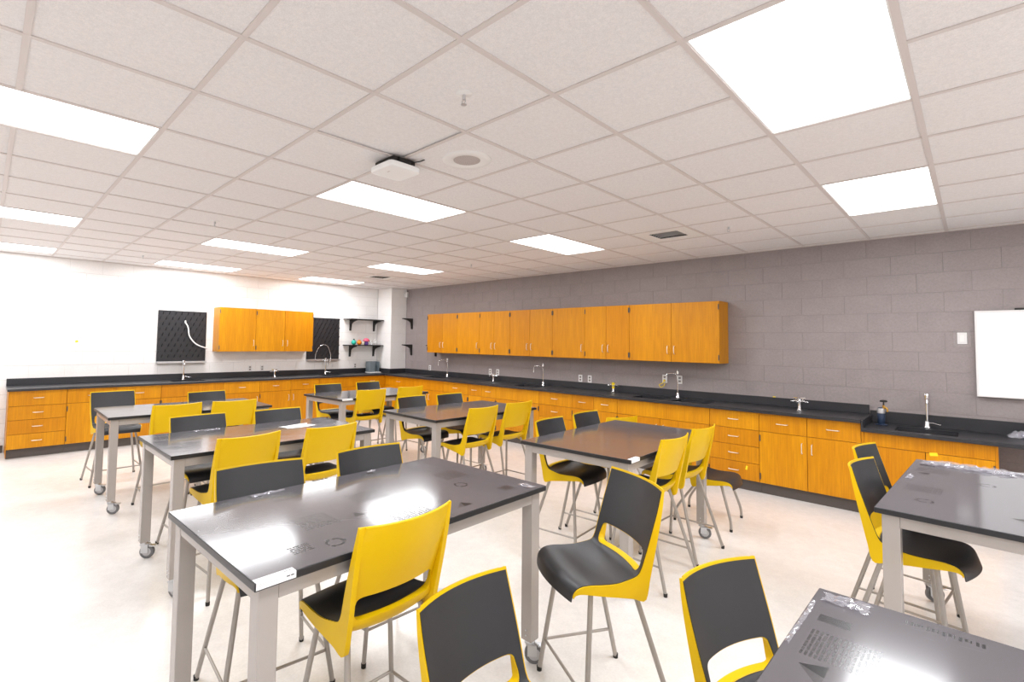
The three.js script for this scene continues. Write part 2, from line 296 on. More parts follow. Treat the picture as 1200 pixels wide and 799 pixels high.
// ------------------------------------------------------------------ cupboards
const GAP = 0.0022;
const pullGeo = (len) => join([tube([[-len / 2, 0, 0.004], [-len / 2, 0, 0.024], [-len / 2 + 0.008, 0, 0.03], [len / 2 - 0.008, 0, 0.03], [len / 2, 0, 0.024], [len / 2, 0, 0.004]], 0.0048, 20, 6)]);
const PULL = pullGeo(0.105), PULLV = PULL.clone().rotateZ(Math.PI / 2);
const HINGE = join([box(-0.006, 0.006, -0.034, 0.034, 0, 0.012), cyl(0.0055, 0.0055, 0.07, 0, -0.035, 0.012, 8)]);
let frontSeed = rng(404);
function front(parent, name, x0, x1, y0, y1, zf, handle) {
  const w = x1 - x0, h = y1 - y0, k = Math.floor(frontSeed() * 4);
  const g = cbox(-w / 2 + GAP, w / 2 - GAP, -h / 2 + GAP, h / 2 - GAP, -0.02, 0, 0.0018, x0 * 1.0 + frontSeed() * 3, y0);
  const m = part(name, g, WOOD[k], parent); m.position.set((x0 + x1) / 2, (y0 + y1) / 2, zf);
  if (handle) { const p = part('handle', handle.v ? PULLV : PULL, M.nickel, m); p.position.set(handle.x ?? 0, handle.y ?? 0, 0); }
  if (handle && handle.hinge) for (const s of [-1, 1]) { const q = part('hinge', HINGE, M.hinge, m); q.position.set(handle.hinge * (w / 2 - 0.0085), s * (h / 2 - 0.075), -0.004); }
  return m;
}
const TOP = 0.905, KICK = 0.125, DEPTH = 0.6;
function baseCabinet(label, w, kind, pos, turn, opt = {}) {
  const t = thing('base_cabinet', label, 'cabinet', pos, turn, opt.group), top = opt.top ?? TOP;
  part('carcass', kind === 'sink' ? [box(0.001, 0.019, KICK, top, 0.012, DEPTH - 0.021), box(w - 0.019, w - 0.001, KICK, top, 0.012, DEPTH - 0.021), box(0.019, w - 0.019, KICK, KICK + 0.02, 0.012, DEPTH - 0.021), box(0.019, w - 0.019, KICK, top, 0.012, 0.02)] : box(0.001, w - 0.001, KICK, top, 0.012, DEPTH - 0.021), M.body, t);
  if (opt.filler) part('filler', box(...opt.filler), WOOD[1], t);
  part('toe_kick', box(0.001, w - 0.001, 0.0, KICK, 0.012, 0.54), M.toe, t);
  const d1 = top - 0.205;
  if (opt.endPanel) part('end_panel', opt.endPanel < 0 ? box(-0.004, 0.001, 0.02, top, 0.012, DEPTH - 0.001) : box(w - 0.001, w + 0.018, 0.02, top, 0.012, DEPTH - 0.001), WOOD[1], t);
  const F = DEPTH;
  if (kind === 'drawers') { const ys = [top, 0.7, 0.512, 0.322, KICK]; for (let k = 0; k < 4; k++) front(t, 'drawer', 0, w, ys[k + 1], ys[k], F, { y: (ys[k] - ys[k + 1]) * 0.02 }); }
  if (kind === 'two') {
    const mid = opt.mid ?? w / 2;
    front(t, 'drawer', 0, mid, d1, top, F, {}); front(t, 'drawer', mid, w, d1, top, F, {});
    front(t, 'door', 0, mid, KICK, d1, F, { v: true, x: mid / 2 - 0.045, y: (d1 - KICK) / 2 - 0.13, hinge: -1 }); front(t, 'door', mid, w, KICK, d1, F, { v: true, x: -(w - mid) / 2 + 0.045, y: (d1 - KICK) / 2 - 0.13, hinge: 1 });
  }
  if (kind === 'one') { front(t, 'drawer', 0, w, d1, top, F, {}); front(t, 'door', 0, w, KICK, d1, F, { v: true, x: (opt.hinge ?? -1) * -(w / 2 - 0.05), y: (d1 - KICK) / 2 - 0.13, hinge: opt.hinge ?? -1 }); }
  if (kind === 'sink') {
    const pd = opt.panel ?? d1;
    front(t, 'false_front', 0, w, pd, top, F);
    front(t, 'door', 0, w / 2, KICK, pd, F, { v: true, x: w / 4 - 0.045, y: (pd - KICK) / 2 - 0.13, hinge: -1 }); front(t, 'door', w / 2, w, KICK, pd, F, { v: true, x: -w / 4 + 0.045, y: (pd - KICK) / 2 - 0.13, hinge: 1 });
  }
  return t;
}
// along the grey wall
const GB = 'orange base cabinets along the grey wall', WB = 'orange base cabinets along the white wall';
const greyUnits = [
  [0.62, 1.642, 'one', 'orange base cabinet filling the room corner on the grey wall side'],
  [1.642, 2.559, 'sink', 'orange sink cabinet on the grey wall nearest the corner'],
  [2.559, 3.225, 'one', 'single-door orange base cabinet right of the sink nearest the corner'],
  [3.225, 3.909, 'two', 'narrow two-drawer orange base cabinet left of the middle grey-wall sink'],
  [3.909, 4.835, 'sink', 'orange sink cabinet under the middle faucet of the grey wall'],
  [4.835, 5.447, 'drawers', 'orange drawer stack right of the middle grey-wall sink'],
  [5.447, 6.19, 'two', 'two-drawer orange base cabinet left of the double sink'],
  [6.19, 7.415, 'sink', 'widest orange sink cabinet below the double sink'],
  [7.415, 7.95, 'drawers', 'orange four-drawer stack right of the double sink with a yellow sticker'],
  [7.95, 8.866, 'two', 'two-door orange base cabinet at the step in the worktop'],
];
for (const [a, b, kind, label] of greyUnits) baseCabinet(label, b - a, kind, [a, 0, 0], 0, { group: GB, hinge: 1, filler: a === 0.62 ? [-0.02, 0.0, KICK, TOP, 0.58, 0.6] : null });
baseCabinet('lower orange sink cabinet at the right, under the whiteboard end', 0.9, 'sink', [8.889, 0, 0], 0, { group: GB, top: 0.825, panel: 0.69, endPanel: 1, filler: [-0.022, 0, 0.02, 0.825, 0.578, 0.599] });
baseCabinet('lower orange cabinet beyond the knee space at the far right', 0.8, 'one', [10.75, 0, 0], 0, { group: GB, top: 0.825, endPanel: -1 });
const whiteUnits = [
  [6.622, 6.013, 'drawers', 'orange four-drawer stack at the left end of the white wall'],
  [6.013, 4.847, 'two', 'wide two-drawer orange base cabinet left of the white-wall sink'],
  [4.847, 3.917, 'sink', 'orange sink cabinet below the left drying rack'],
  [3.917, 3.298, 'one', 'single-door orange base cabinet right of the left drying rack'],
  [3.298, 2.136, 'two', 'two-drawer orange base cabinet below the white-wall cupboard'],
  [2.136, 1.208, 'sink', 'orange sink cabinet below the right drying rack'],
  [1.208, 0.62, 'one', 'orange base cabinet on the white wall next to the corner'],
];
for (const [a, b, kind, label] of whiteUnits) baseCabinet(label, a - b, kind, [0, 0, a], Math.PI / 2, { group: WB, endPanel: a === 6.622 ? -1 : 0, filler: b === 0.62 ? [a - b, a - b + 0.02, KICK, TOP, 0.58, 0.6] : null });

// worktops with cut-out sinks; local x runs along the wall, z out of it
function worktop(label, w, y, d, sinks, pos, turn, opt = {}) {
  const t = thing('worktop', label, 'countertop', pos, turn), th = 0.035;
  const s = new THREE.Shape([[0, 0], [w, 0], [w, -d], [0, -d]].map((p) => new THREE.Vector2(...p)));
  for (const [a, b, z0, z1] of sinks) { const r = 0.03, h = new THREE.Path(); h.moveTo(a + r, -z0); h.lineTo(b - r, -z0); h.quadraticCurveTo(b, -z0, b, -z0 - r); h.lineTo(b, -z1 + r); h.quadraticCurveTo(b, -z1, b - r, -z1); h.lineTo(a + r, -z1); h.quadraticCurveTo(a, -z1, a, -z1 + r); h.lineTo(a, -z0 - r); h.quadraticCurveTo(a, -z0, a + r, -z0); s.holes.push(h); }
  const g = new THREE.ExtrudeGeometry(s, { depth: th - 0.006, bevelEnabled: true, bevelSize: 0.003, bevelThickness: 0.003, bevelSegments: 1, bevelOffset: -0.003, curveSegments: 5 });
  g.rotateX(-Math.PI / 2); g.translate(0, y - th + 0.003, 0);
  part('slab', g, M.counter, t);
  part('backsplash', cbox(opt.splash0 ?? 0.001, (opt.splash1 ?? w) - 0.001, y, y + (opt.sh ?? 0.1), 0.001, 0.02, 0.003), M.counter, t);
  for (const b of opt.extra ?? []) part('backsplash', cbox(...b, 0.003), M.counter, t);
  sinks.forEach(([a, b, z0, z1], n) => {
    const q = thing('sink', opt.sinkLabels[n], 'sink', pos, turn, 'black undermount sinks'), B = y - 0.19;
    part('basin', [box(a - 0.008, a + 0.001, B, y - 0.0355, z0 - 0.008, z1 + 0.008), box(b - 0.001, b + 0.008, B, y - 0.0355, z0 - 0.008, z1 + 0.008), box(a, b, B, y - 0.0355, z0 - 0.008, z0 + 0.001), box(a, b, B, y - 0.0355, z1 - 0.001, z1 + 0.008), box(a - 0.008, b + 0.008, B - 0.01, B, z0 - 0.008, z1 + 0.008)], M.sink, q);
    part('drain', lathe([[0, 0.003], [0.03, 0.003], [0.042, 0.0005]], (a + b) / 2, B, (z0 + z1) / 2, 18), M.chrome, q);
  });
  return t;
}
worktop('long black worktop with sinks along the grey wall', 8.216, 0.94, 0.648, [[1.148, 1.648, 0.2, 0.52], [3.548, 4.048, 0.2, 0.52], [5.708, 6.148, 0.2, 0.54], [6.248, 6.708, 0.2, 0.54]], [0.652, 0, 0.002], 0, { sinkLabels: ['black sink in the grey-wall worktop nearest the corner', 'black sink at the middle faucet of the grey wall', 'left bowl of the black double sink', 'right bowl of the black double sink'] });
worktop('lower black worktop with one sink at the right end', 2.7, 0.86, 0.648, [[0.24, 0.69, 0.2, 0.54]], [8.872, 0, 0.002], 0, { sinkLabels: ['black sink in the lower worktop at the right'], sh: 0.125, extra: [[-0.002, 0.016, 0.8605, 0.9385, 0.001, 0.645]] });
worktop('black worktop with two sinks along the white wall', 6.216, 0.94, 0.648, [[1.98, 2.48, 0.2, 0.52], [4.65, 5.15, 0.2, 0.52]], [0.002, 0, 6.64], Math.PI / 2, { sinkLabels: ['black sink below the left drying rack', 'black sink below the right drying rack'], splash1: 6.216, extra: [[6.196, 6.216, 0.94, 1.04, 0.02, 0.57], [6.216, 6.636, 0.94, 1.04, 0.55, 0.57], [6.618, 6.636, 0.94, 1.04, 0.57, 0.652], [6.216, 6.636, 0.905, 0.94, 0.55, 0.648]] });

// wall cupboards
function wallCabinet(label, w, doors, pos, turn, group) {
  const t = thing('wall_cabinet', label, 'cabinet', pos, turn, group), h = 0.79;
  part('carcass', box(0.0015, w - 0.0015, 0, h, 0.006, 0.308), WOOD[3], t);
  doors.forEach(([a, b, side]) => front(t, 'door', a, b, 0, h, 0.33, { v: true, x: side * ((b - a) / 2 - 0.045), y: -h / 2 + 0.16, hinge: -side }));
}
const UG = 'orange wall cupboards on the grey wall';
const ups = [[1.715, 2.626, [2.19], 'two-door orange wall cupboard at the corner end of the long row'], [2.626, 3.231, [], 'single-door orange wall cupboard, second unit from the corner'], [3.231, 3.977, [3.598], 'two-door orange wall cupboard, third unit from the corner'],
  [3.977, 4.89, [4.421], 'two-door orange wall cupboard in the middle of the long row'], [4.89, 5.491, [], 'single-door orange wall cupboard right of the middle of the row'], [5.491, 6.228, [5.857], 'two-door orange wall cupboard second from the right end'], [6.228, 7.445, [6.835], 'widest two-door orange wall cupboard at the right end of the row']];
for (const [a, b, m, label] of ups) wallCabinet(label, b - a, m.length ? [[0, m[0] - a, 1], [m[0] - a, b - a, -1]] : [[0, b - a, 1]], [a, 1.432, 0], 0, UG);
wallCabinet('orange three-door wall cupboard between the two drying racks', 1.775, [[0, 0.64, 1], [0.64, 1.19, 1], [1.19, 1.775, -1]], [0, 1.425, 3.937], Math.PI / 2);

// ------------------------------------------------------------------ drying racks, shelves, brackets
function dryingRack(label, w, pos) {
  const t = thing('drying_rack', label, 'drying rack', pos, Math.PI / 2), h = 0.9;
  part('panel', cbox(0, w, 0.03, h, 0.004, 0.022, 0.002), M.rack, t);
  part('drip_tray', [box(0, w, 0.0, 0.006, 0.004, 0.09), box(0, w, 0, 0.03, 0.086, 0.092), box(0, w, 0, 0.03, 0.002, 0.006)], M.silver, t);
  const peg = lathe([[0.004, 0], [0.0075, 0.002], [0.006, 0.02], [0.0048, 0.078], [0, 0.083]], 0, 0, 0, 7); peg.rotateX(Math.PI / 2 - 0.7);
  const cols = Math.round(w / 0.093);
  for (let r = 0; r < 9; r++) for (let c = 0; c < cols; c++) { const m = part('peg', peg, M.rack, t); m.position.set((c + (r % 2 ? 0.25 : 0.75)) * w / cols, 0.1 + r * 0.092, 0.02); }
}
dryingRack('black peg drying rack with a white hose, left of the wall cupboard', 0.755, [0, 1.225, 4.81]);
dryingRack('black peg drying rack right of the wall cupboard', 0.735, [0, 1.225, 2.135]);
{
  const h = thing('hose', 'white hose hanging in front of the left drying rack', 'hose', [0.0, 1.45, 4.4]);
  part('hose_tube', tube([[0.078, 0.475, 0.01], [0.086, 0.4, -0.03], [0.086, 0.24, -0.06], [0.086, 0.11, -0.16], [0.08, 0.05, -0.28], [0.05, 0.03, -0.37]], 0.011, 40, 8), M.hose, h);
  part('nozzle', cyl(0.014, 0.01, 0.04, 0.078, 0.47, 0.01, 10), M.hose, h);
}
const bracketShape = () => { const s = new THREE.Shape(); s.moveTo(0, 0); s.lineTo(0.27, 0); s.lineTo(0.28, -0.018); s.quadraticCurveTo(0.1, -0.04, 0.05, -0.1); s.lineTo(0.03, -0.24); s.lineTo(0, -0.24); s.closePath(); const g = new THREE.ExtrudeGeometry(s, { depth: 0.032, bevelEnabled: false, curveSegments: 8 }); g.rotateY(-Math.PI / 2); g.translate(0.016, 0, 0); return g; };
const BRACKET = bracketShape();
for (const [y, nm] of [[2.13, 'upper'], [1.56, 'lower']]) {
  const t = thing('wall_shelf', `${nm} black wall shelf between drying rack and pillar`, 'shelf', [0, y, 1.3], Math.PI / 2);
  part('board', cbox(0, 0.87, -0.018, 0, 0.004, 0.29, 0.002), M.blackPaint, t);
  for (const x of [0.17, 0.78]) { const b = part('bracket', BRACKET, M.blackPaint, t); b.position.set(x, -0.018, 0.003); }
}
for (const [x, y, label] of [[0.78, 2.17, 'upper bare black shelf bracket on the grey wall by the pillar'], [0.78, 1.585, 'lower bare black shelf bracket on the grey wall by the pillar'], [1.62, 1.585, 'bare black shelf bracket peeking below the corner end of the wall cupboards']]) {
  const t = thing('shelf_bracket', label, 'bracket', [x, y, 0.001]); part('arm', BRACKET, M.blackPaint, t);
  part('screw', [cyl(0.006, 0.006, 0.004, 0, 0, 0, 8).rotateX(Math.PI / 2).translate(0, -0.19, 0.036), cyl(0.006, 0.006, 0.004, 0, 0, 0, 8).rotateX(Math.PI / 2).translate(0, -0.11, 0.06)], M.hinge, t);
}
// things on the shelves
const ball = (r) => lathe([[0, 0], [r * 0.55, 0.06 * r], [r * 0.9, 0.55 * r], [r, r], [r * 0.9, 1.45 * r], [r * 0.55, 1.86 * r], [0, 2 * r]], 0, 0, 0, 18);
function shelfToy(name, label, geo, col, z, x) { const t = thing(name, label, 'toy', [x, 1.56, z], 0); part('body', geo, new THREE.MeshStandardMaterial({ color: col, roughness: 0.45 }), t); return t; }
{
  const a = shelfToy('round_jar', 'teal round jar on the lower corner shelf', ball(0.055), 0x2fb7a0, 1.12, 0.16); part('lid', cyl(0.02, 0.014, 0.03, 0, 0.105, 0, 10), M.rack, a);
  const b = shelfToy('round_jar', 'orange round jar between the teal one and the white cup', ball(0.052), 0xf08a1c, 0.99, 0.17); part('lid', cyl(0.03, 0.03, 0.012, 0, 0.1, 0, 12), new THREE.MeshStandardMaterial({ color: 0xe07a12, roughness: 0.5 }), b);
  const c = shelfToy('plastic_cup', 'small white cup beside the orange jar on the shelf', lathe([[0, 0], [0.03, 0], [0.038, 0.08], [0.035, 0.08], [0.028, 0.006], [0, 0.006]], 0, 0, 0, 16), 0xf4ead6, 0.9, 0.18); part('rim', lathe([[0.036, 0.076], [0.041, 0.078], [0.041, 0.083], [0.036, 0.083]], 0, 0, 0, 16), M.whitePlastic, c);
  const d = shelfToy('toy_mushroom', 'purple and pink toy with a domed top on the shelf', lathe([[0, 0], [0.045, 0], [0.05, 0.03], [0.042, 0.07], [0.03, 0.08], [0, 0.08]], 0, 0, 0, 18), 0x6a4aa0, 0.81, 0.17); part('dome', lathe([[0, 0.155], [0.04, 0.145], [0.068, 0.115], [0.078, 0.08], [0.03, 0.074], [0, 0.074]], 0, 0, 0, 20), new THREE.MeshStandardMaterial({ color: 0xe0607c, roughness: 0.45 }), d);
  const glassware = [[0.675, 0.045, 0.09, 'clear low beaker beside the domed toy on the lower shelf'], [0.57, 0.05, 0.12, 'clear tall beaker in the middle of the glassware'], [0.476, 0.038, 0.085, 'clear small beaker nearest the pillar on the lower shelf']];
  for (const [z, r, h, label] of glassware) { const t = thing('beaker', label, 'beaker', [0.16, 1.56, z], 0, 'clear beakers on the lower shelf'); part('body', lathe([[0, 0.001], [r * 0.95, 0.001], [r, 0.008], [r, h], [r * 1.06, h + 0.003], [r * 0.97, h], [r * 0.97, 0.01], [0, 0.006]], 0, 0, 0, 20), M.glass, t); part('band', lathe([[r * 1.002, h * 0.4], [r * 1.003, h * 0.6]], 0, 0, 0, 20), M.paper, t); }
  const boxes = [[1.14, 0.2, 0.035, 0.0, 'flat white carton at the left on the upper shelf'], [0.9, 0.26, 0.03, 0.0, 'flat white carton at the middle of the upper shelf']];
  for (const [z, l, h, dy, label] of boxes) { const t = thing('carton', label, 'box', [0.15, 2.13 + dy, z]); part('tray', cbox(-0.09, 0.09, 0, h, -l / 2, l / 2, 0.003), M.paper, t); part('lid', cbox(-0.093, 0.093, h, h + 0.012, -l / 2 - 0.003, l / 2 + 0.003, 0.003), M.whitePlastic, t); }
  const t = thing('acrylic_caddy', 'grey clear plastic caddy standing on the worktop at the corner', 'caddy', [0.17, 0.94, 0.62], Math.PI / 2);
  const G = new THREE.MeshPhysicalMaterial({ color: 0xaebbc2, roughness: 0.08, transmission: 0.6, thickness: 0, side: THREE.DoubleSide });
  part('base', cbox(-0.14, 0.14, 0, 0.018, -0.1, 0.12, 0.004), M.whitePlastic, t);
  part('back_plate', cbox(-0.13, 0.13, 0.018, 0.25, -0.09, -0.084, 0.001), G, t); for (const x of [-0.13, 0.0, 0.124]) part('divider', cbox(x, x + 0.006, 0.018, 0.25, -0.084, 0.06, 0.001), G, t);
  part('front_plate', cbox(-0.13, 0.002, 0.018, 0.24, 0.06, 0.066, 0.001), G, t);
}

// ------------------------------------------------------------------ plumbing
function faucet(label, pos, turn, o = {}) {
  const t = thing('faucet', label, 'faucet', pos, turn, 'lab faucets'), h = o.h ?? 0.34, reach = o.reach ?? 0.16;
  part('base', lathe([[0, 0], [0.028, 0], [0.03, 0.006], [0.022, 0.014], [0.018, 0.06], [0.014, 0.07], [0, 0.07]], 0, 0, 0, 18), M.chrome, t);
  if (o.straight) { part('column', [cyl(0.012, 0.012, h - 0.1, 0, 0.06, 0, 12), cyl(0.019, 0.019, 0.05, 0, h - 0.06, 0, 12), cyl(0.024, 0.02, 0.012, 0, h - 0.012, 0, 12)], M.chrome, t); part('spout', [tube([[0, h - 0.06, 0], [0.0, h - 0.05, 0.05], [0.0, h - 0.09, 0.07]], 0.009, 12, 8)], M.chrome, t); }
  else part('gooseneck', [tube([[0, 0.06, 0], [0, h * 0.7, 0], [0, h * 0.95, 0.02], [0, h, reach * 0.5], [0, h * 0.94, reach * 0.95], [0, h * 0.78, reach]], 0.0072, 40, 8), cyl(0.0095, 0.007, 0.035, 0, h * 0.78 - 0.035, reach, 10)], M.chrome, t);
  part('lever', [tube([[0.012, 0.05, 0], [0.045, 0.052, 0.008]], 0.008, 4, 8), tube([[0.045, 0.052, 0.008], [0.1, 0.04, 0.03]], 0.0055, 4, 6)], M.chrome, t);
  if (o.vacuum) part('vacuum_breaker', [cyl(0.02, 0.02, 0.035, 0, h * 0.98, 0.0, 12), cyl(0.012, 0.016, 0.02, 0, h * 0.98 + 0.035, 0.0, 12)], M.chrome, t);
  return t;
}
faucet('tall straight chrome faucet in front of the left drying rack', [0.12, 0.94, 4.42], Math.PI / 2, { straight: true, h: 0.33 });
{
  const t = faucet('chrome faucet below a thin wire arc at the right drying rack', [0.12, 0.94, 1.76], Math.PI / 2, { straight: true, h: 0.34 });
  part('hose_arc', tube([[-0.24, 0.3, 0], [-0.21, 0.48, 0.005], [-0.1, 0.61, 0.008], [0.02, 0.6, 0.008], [0.09, 0.46, 0.012], [0.105, 0.32, 0.02], [0.08, 0.25, 0.03]], 0.006, 40, 6), M.chrome, t);
  part('hose_riser', tube([[-0.24, 0.3, 0], [-0.2, 0.28, 0], [0, 0.29, 0]], 0.006, 16, 6), M.chrome, t);
  part('spray_head', cyl(0.012, 0.016, 0.05, 0.08, 0.2, 0.03, 10), M.chrome, t);
}
faucet('thin chrome faucet at the grey-wall sink nearest the corner', [2.1, 0.94, 0.1], -0.9, { h: 0.34, reach: 0.19, vacuum: true });
faucet('thin chrome faucet at the middle grey-wall sink', [4.55, 0.94, 0.12], -0.8, { h: 0.33, reach: 0.16, vacuum: true });
faucet('thin chrome faucet between the two bowls of the double sink', [6.83, 0.94, 0.12], -1.1, { h: 0.33, reach: 0.15, vacuum: true });
faucet('tall chrome faucet at the lower sink on the right', [9.33, 0.86, 0.08], 0.1, { straight: true, h: 0.34 });
function gasTap(label, pos, turn, arms, taped) {
  const t = thing('gas_tap', label, 'gas tap', pos, turn, 'chrome gas taps on the worktops');
  part('turret', lathe([[0, 0], [0.03, 0], [0.03, 0.005], [0.016, 0.012], [0.016, 0.085], [0.02, 0.09], [0.02, 0.12], [0.012, 0.13], [0, 0.132]], 0, 0, 0, 16), M.chrome, t);
  for (const a of arms) {
    const n = part('nozzle', [tube([[0, 0.105, 0], [0.045, 0.105, 0]], 0.009, 4, 8), tube([[0.045, 0.105, 0], [0.085, 0.098, 0]], 0.0055, 4, 8)], M.chrome, t); n.rotation.y = a;
    const hd = part('tap_handle', [cyl(0.006, 0.006, 0.03, 0.035, 0.11, 0, 8), box(0.012, 0.058, 0.138, 0.146, -0.006, 0.006)], M.chrome, t); hd.rotation.y = a;
  }
  if (taped) part('tape', [cyl(0.0175, 0.0175, 0.05, 0, 0.05, 0, 14), cyl(0.021, 0.0205, 0.04, 0, 0.1, 0, 14)], M.yellowTape, t, 'yellow tape wrap');
}
gasTap('chrome gas tap on the white-wall worktop', [0.28, 0.94, 2.9], Math.PI / 2, [0.2, 2.9], false);
gasTap('chrome gas tap nearest the corner on the grey-wall worktop', [3.42, 0.94, 0.14], 0, [0.3, 3.4], false);
gasTap('chrome gas tap wrapped in yellow tape left of the double sink', [5.86, 0.94, 0.12], 0, [0.0, 2.6, 3.7], true);
gasTap('chrome gas tap on the worktop before the step', [8.28, 0.94, 0.3], 0, [0.15, 2.95, 1.6, 4.6], false);
{
  const t = thing('eyewash', 'dark wrapped eyewash fitting with brass valve in the worktop corner', 'eyewash', [8.985, 0.86, 0.2]);
  part('base', lathe([[0, 0], [0.055, 0], [0.05, 0.008], [0.034, 0.012], [0, 0.012]], 0, 0, 0, 18), M.navy, t);
  part('body', lathe([[0, 0.012], [0.03, 0.012], [0.032, 0.08], [0.03, 0.17], [0.02, 0.178], [0, 0.18]], 0, 0, 0, 18), M.navy, t, 'dark blue wrapped column');
  part('wrap', lathe([[0.0328, 0.12], [0.034, 0.125], [0.0335, 0.165], [0.031, 0.17]], 0, 0, 0, 18), M.silver, t);
  part('valve', [cyl(0.011, 0.011, 0.04, 0.022, 0.165, 0.01, 10), tube([[0.022, 0.19, 0.01], [0.05, 0.17, 0.015], [0.052, 0.14, 0.016]], 0.009, 12, 8)], M.brass, t);
  part('knob', [cyl(0.006, 0.006, 0.04, 0.022, 0.2, 0.01, 8), lathe([[0, 0], [0.03, 0.004], [0.033, 0.012], [0.024, 0.022], [0, 0.026]], 0.022, 0.235, 0.01, 14)], M.blackPaint, t);
}
// outlets and switches
function outlet(label, pos, turn, kind = 'outlet') {
  const t = thing(kind === 'switch' ? 'light_switch' : 'power_outlet', label, kind, pos, turn, 'wall outlets');
  part('cover_plate', cbox(-0.035, 0.035, -0.057, 0.057, 0, 0.007, 0.003), M.whitePlastic, t);
  if (kind === 'switch') part('rocker', cbox(-0.017, 0.017, -0.034, 0.034, 0.006, 0.011, 0.002), M.paper, t);
  else for (const s of [-1, 1]) { const q = part('socket', cbox(-0.017, 0.017, s * 0.022 - 0.015, s * 0.022 + 0.015, 0.006, 0.009, 0.002), M.socket, t); part('slot', [box(-0.008, -0.0055, s * 0.022 - 0.004, s * 0.022 + 0.007, 0.0085, 0.0094), box(0.0055, 0.008, s * 0.022 - 0.004, s * 0.022 + 0.007, 0.0085, 0.0094)], M.darkSlot, q); }
  return t;
}
outlet('white outlet above the worktop, left of a pair near the corner', [3.214, 1.1, 0.001], 0);
outlet('white outlet above the gas tap nearest the corner', [3.405, 1.1, 0.001], 0);
outlet('left of the two white outlets in the middle of the grey wall', [5.21, 1.1, 0.001], 0);
outlet('right of the two white outlets in the middle of the grey wall', [5.382, 1.1, 0.001], 0);
outlet('white outlet with a yellow cord, left of the double-sink faucet', [6.6, 1.18, 0.001], 0);
outlet('white outlet right behind the double-sink faucet', [6.81, 1.18, 0.001], 0);
outlet('small white outlet near the corner on the grey wall', [1.43, 1.09, 0.001], 0);
outlet('white outlet on the white wall below the cupboard', [0.001, 1.1, 3.26], Math.PI / 2);
outlet('white outlet on the white wall below the corner shelves', [0.001, 1.1, 0.98], Math.PI / 2);
outlet('small white outlet on the white wall right of the other below the cupboard', [0.001, 1.1, 3.03], Math.PI / 2);
{
  const t = outlet('white wall switch under clear wrap left of the whiteboard', [9.6, 1.765, 0.001], 0, 'switch');
  part('clear_cover', [box(-0.06, 0.06, -0.08, 0.08, 0.012, 0.0135), box(-0.06, -0.058, -0.08, 0.08, 0, 0.012), box(0.058, 0.06, -0.08, 0.08, 0, 0.012)], M.glass, t);
}
{
  const t = thing('cord', 'short yellow cord dangling from an outlet left of the double-sink faucet', 'cord', [6.58, 1.09, 0.012]);
  part('cord_loop', tube([[0.02, 0.06, 0.0], [0.0, 0.03, 0.02], [-0.05, 0.0, 0.02], [-0.03, -0.03, 0.015], [0.02, -0.005, 0.02], [0.03, 0.03, 0.015]], 0.005, 30, 6), M.yellowTape, t);
  part('plug', cbox(0.008, 0.032, 0.05, 0.078, 0.0, 0.025, 0.004), M.yellowTape, t);
}
// marker board on the grey wall
{
  const t = thing('whiteboard', 'white marker board hanging on the grey wall at the right edge', 'whiteboard', [9.69, 1.205, 0.001]);
  part('panel', box(0.012, 2.388, 0.012, 0.813, 0, 0.045), M.board, t);
  for (const g of [cbox(0, 2.4, 0, 0.014, 0, 0.052, 0.002), cbox(0, 2.4, 0.811, 0.825, 0, 0.052, 0.002), cbox(0, 0.014, 0.014, 0.811, 0, 0.052, 0.002), cbox(2.386, 2.4, 0.014, 0.811, 0, 0.052, 0.002)]) part('frame_bar', g, M.whitePlastic, t);
  const c = thing('cable_clip', 'small dark clip on top of the whiteboard', 'clip', [9.985, 2.03, 0.02]); part('clip_body', [cbox(-0.03, 0.03, 0, 0.02, -0.015, 0.02, 0.003), tube([[0.03, 0.012, 0], [0.07, 0.02, 0.0], [0.1, 0.004, 0]], 0.005, 10, 6)], M.blackPaint, c);
}
// small yellow stickers and loose scraps
const stickers = [[[7.818, 0.265, 0.6015], 0, 0.02, 0.045, -0.2, 'yellow sticker on the drawer stack right of the double sink'], [[9.395, 0.683, 0.6015], 0, 0.055, 0.03, 0.15, 'yellow sticky note on the lower sink cabinet at the right'], [[0.0015, 1.58, 5.875], Math.PI / 2, 0.035, 0.03, 0.3, 'tiny yellow sticker on the bare white wall'], [[7.96, 1.045, 0.0115], 0, 0.03, 0.012, 0, 'tiny yellow tab on the backsplash left of the gas tap']];
for (const [pos, turn, w, h, roll, label] of stickers) { const t = thing('sticker', label, 'sticker', pos, turn); const m = part('note', cbox(-w / 2, w / 2, -h / 2, h / 2, 0, 0.0012, 0.0004), M.yellowTape, t); m.rotation.z = roll; }
function crumple(w, d, h, seed, nx = 14, nz = 10) {
  const g = new THREE.PlaneGeometry(w, d, nx, nz); g.rotateX(-Math.PI / 2); const r = rng(seed), p = g.attributes.position;
  for (let i = 0; i < p.count; i++) { const ex = 1 - Math.pow(Math.abs(p.getX(i)) / (w / 2), 4) * 0.8; p.setY(i, 0.0006 + h * Math.pow(r(), 1.6) * ex); p.setX(i, p.getX(i) + (r() - 0.5) * w / nx * 0.9); p.setZ(i, p.getZ(i) + (r() - 0.5) * d / nz * 0.9); }
  const q = g.toNonIndexed(); q.computeVertexNormals(); return q;
}
{
  const t = thing('plastic_wrap', 'crumpled clear wrap lying on the lower worktop at the right edge', 'plastic wrap', [9.98, 0.86, 0.2]);
  part('sheet', crumple(0.2, 0.16, 0.075, 9, 9, 8), M.film, t); part('fold', crumple(0.13, 0.1, 0.05, 12, 7, 6).translate(0.05, 0.02, 0.03), M.film, t);
}

